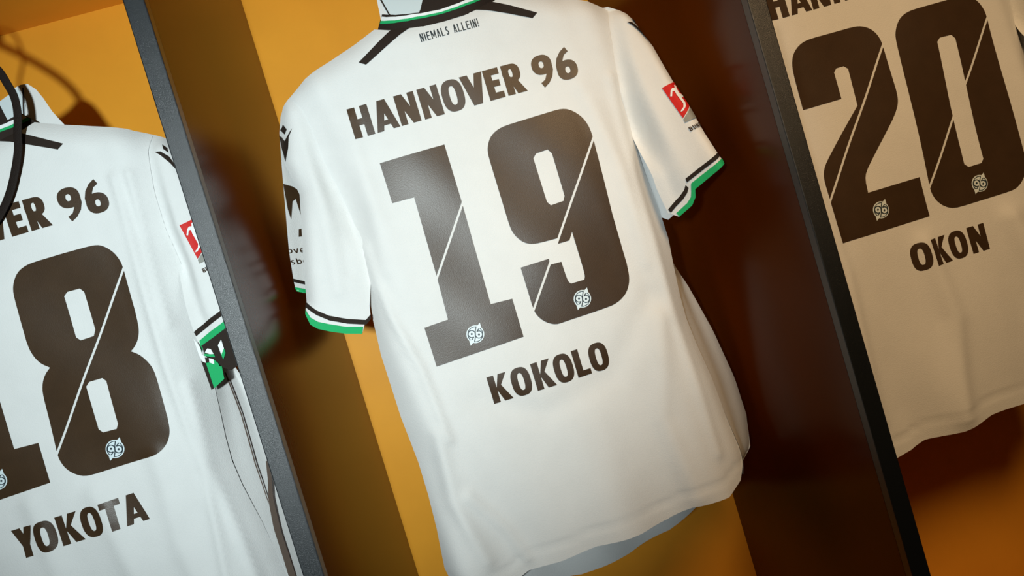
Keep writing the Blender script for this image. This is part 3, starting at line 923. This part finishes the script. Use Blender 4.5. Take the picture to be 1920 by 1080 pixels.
# the crumpled cuff and side vent of the left jersey
j, dep, fdep, sr, fr, back = J18
flat = lambda yy: (lambda x, z: np.full(np.shape(x), yy)+0.06*(np.asarray(x)-0.22))
surf('cuff_lining', [[(0.2095, 0.0125), (0.2411, 0.0235), (0.2560, 0.0260), (0.2560, -0.0150), (0.2440, -0.0260), (0.2360, -0.0290), (0.2290, -0.0240), (0.2245, -0.0180), (0.2140, -0.0030)]], flat(0.200), 'trim', sr, step=0.004)
surf('cuff_fold', [[(0.2118, 0.0030), (0.2160, 0.0070), (0.2200, 0.0050), (0.2215, -0.0020), (0.2170, -0.0010)]], flat(0.1985), 'stripe', sr, step=0.003)
surf('cuff_fold', [[(0.2112, 0.0015), (0.2170, -0.0012), (0.2216, -0.0022), (0.2222, -0.0065), (0.2160, -0.0040), (0.2090, -0.0005)]], flat(0.1985), 'green', sr, step=0.003)
surf('cuff_fold', [[(0.2040, 0.0240), (0.2085, 0.0115), (0.2078, 0.0015), (0.2130, -0.0045), (0.2100, -0.0095), (0.2065, -0.0080), (0.2042, 0.0020)]], flat(0.1975), 'stripe', sr, step=0.003)
surf('cuff_fold', [[(0.2105, -0.0030), (0.2150, -0.0055), (0.2140, -0.0110), (0.2100, -0.0085)]], flat(0.1968), 'trim', sr, step=0.003)
surf('cuff_fold', [[(0.2150, -0.0055), (0.2200, -0.0085), (0.2190, -0.0150), (0.2140, -0.0110)]], flat(0.1968), 'stripe', sr, step=0.003)
surf('cuff_fold', [[(0.2200, -0.0085), (0.2240, -0.0150), (0.2245, -0.0205), (0.2190, -0.0155)]], flat(0.1968), 'green', sr, step=0.003)
surf('cuff_fold', [[(0.2300, 0.0070), (0.2360, 0.0130), (0.2360, 0.0010), (0.2305, -0.0060)]], flat(0.1975), 'stripe', sr, step=0.003)
surf('cuff_fold', [[(0.2305, -0.0060), (0.2360, 0.0010), (0.2362, -0.0050), (0.2312, -0.0125)]], flat(0.1975), 'green', sr, step=0.003)
surf('side_vent_tab', [[(0.2065, -0.0105), (0.2160, -0.0115), (0.2245, -0.0190), (0.2225, -0.0370), (0.2070, -0.0450)]], flat(0.206), 'green', sr, step=0.004)
surf('side_vent_tab', [[(0.2020, -0.0060), (0.2068, -0.0105), (0.2072, -0.0450), (0.2035, -0.0460)]], flat(0.2055), 'trim', sr, step=0.004)


def side18(x, z):
    """the surface that turns from the back panel to the front panel"""
    x, z = np.asarray(x, float), np.asarray(z, float)
    xa, xb = interp(EDGE_R18, z), interp(FLARE18, z)
    t = np.clip((x-xa)/np.maximum(xb-xa, 1e-4), 0, 1)
    return dep(xa, z)*(1-t)+fdep(xb, z)*t-0.004


surf('side_piping_and_crease', [[(0.2313, -0.1633), (0.2286, -0.1867), (0.2246, -0.2119), (0.2229, -0.2608), (0.2242, -0.3223), (0.2260, -0.3700), (0.2195, -0.3700), (0.2170, -0.3205), (0.2163, -0.2510), (0.2190, -0.2138), (0.2245, -0.1851), (0.2275, -0.1629)]], side18, 'piping_crease', j, step=0.004)
surf('side_piping_and_crease', [[(0.2124, -0.0300), (0.2153, -0.0920), (0.2154, -0.1600), (0.2182, -0.2170), (0.2190, -0.2138), (0.2168, -0.1601), (0.2166, -0.0922), (0.2138, -0.0311)]], side18, 'piping_crease', j, step=0.003)  # thin brown strip paints the dark of a crease in the side cloth

# ------------------------------------------------------------------ hangers
for x0, nm in ((X18, '18'), (X19, '19'), (X20, '20')):
    H = empty('coat_hanger', (x0, 0.2, EYE+0.29), {'18': 'pale plastic hanger carrying the YOKOTA jersey', '19': 'pale plastic hanger carrying the KOKOLO jersey', '20': 'pale plastic hanger carrying the OKON jersey'}[nm], 'hanger', 'hangers in the lockers')
    xo = {'18': X18, '19': X19, '20': 0.6198}[nm]-x0
    ar_ = [(-0.195, 0.060, 0.002), (-0.14, 0.060, 0.028), (-0.07, 0.060, 0.052), (0, 0.060, 0.066), (0.07, 0.060, 0.052), (0.14, 0.060, 0.028), (0.195, 0.060, 0.002)]
    tube('arms', ar_, 0.0, 'hanger', H, 12, flat=(0.022, 0.010))
    tube('bar', [(-0.15, 0.060, 0.020), (0, 0.060, 0.012), (0.15, 0.060, 0.020)], 0.004, 'hanger', H)
    zt = SHELF-0.130-(EYE+0.29)
    tube('hook', [(0, 0.060, 0.066), (0.0, 0.060, 0.12), (xo*0.7, 0.045, zt-0.060), (xo+0.022, 0.020, zt-0.030), (xo+0.020, 0.017, zt+0.006), (xo, 0.016, zt+0.012), (xo-0.020, 0.016, zt+0.004), (xo-0.022, 0.016, zt-0.012)], 0.0022, 'chrome', H)

# ------------------------------------------------------------------ black strap looped over the left jersey
sp = [(-0.004, -0.018, 0.505), (0.030, -0.014, 0.475), (0.062, -0.012, 0.440), (0.0785, -0.012, 0.4140), (0.0846, -0.012, 0.3929), (0.0877, -0.012, 0.3748), (0.0853, -0.012, 0.3542), (0.0779, -0.012, 0.3301), (0.0730, -0.012, 0.3122), (0.0614, -0.012, 0.2872), (0.0485, -0.012, 0.2647), (0.0343, -0.012, 0.2467), (0.0165, -0.012, 0.2319), (-0.010, -0.012, 0.226), (-0.045, -0.012, 0.240), (-0.075, -0.012, 0.280), (-0.088, -0.012, 0.340), (-0.080, -0.012, 0.400), (-0.045, -0.014, 0.460), (-0.006, -0.018, 0.507)]
S = tube('lanyard', [(x, y, z-0.19) for x, y, z in sp], 0, 'strap', None, 12, flat=(0.0100, 0.0020))
S.location = (X18, 0.2, EYE+0.19)
S['label'] = 'black webbing strap looped in front of the number 18 jersey collar'
S['category'] = 'strap'
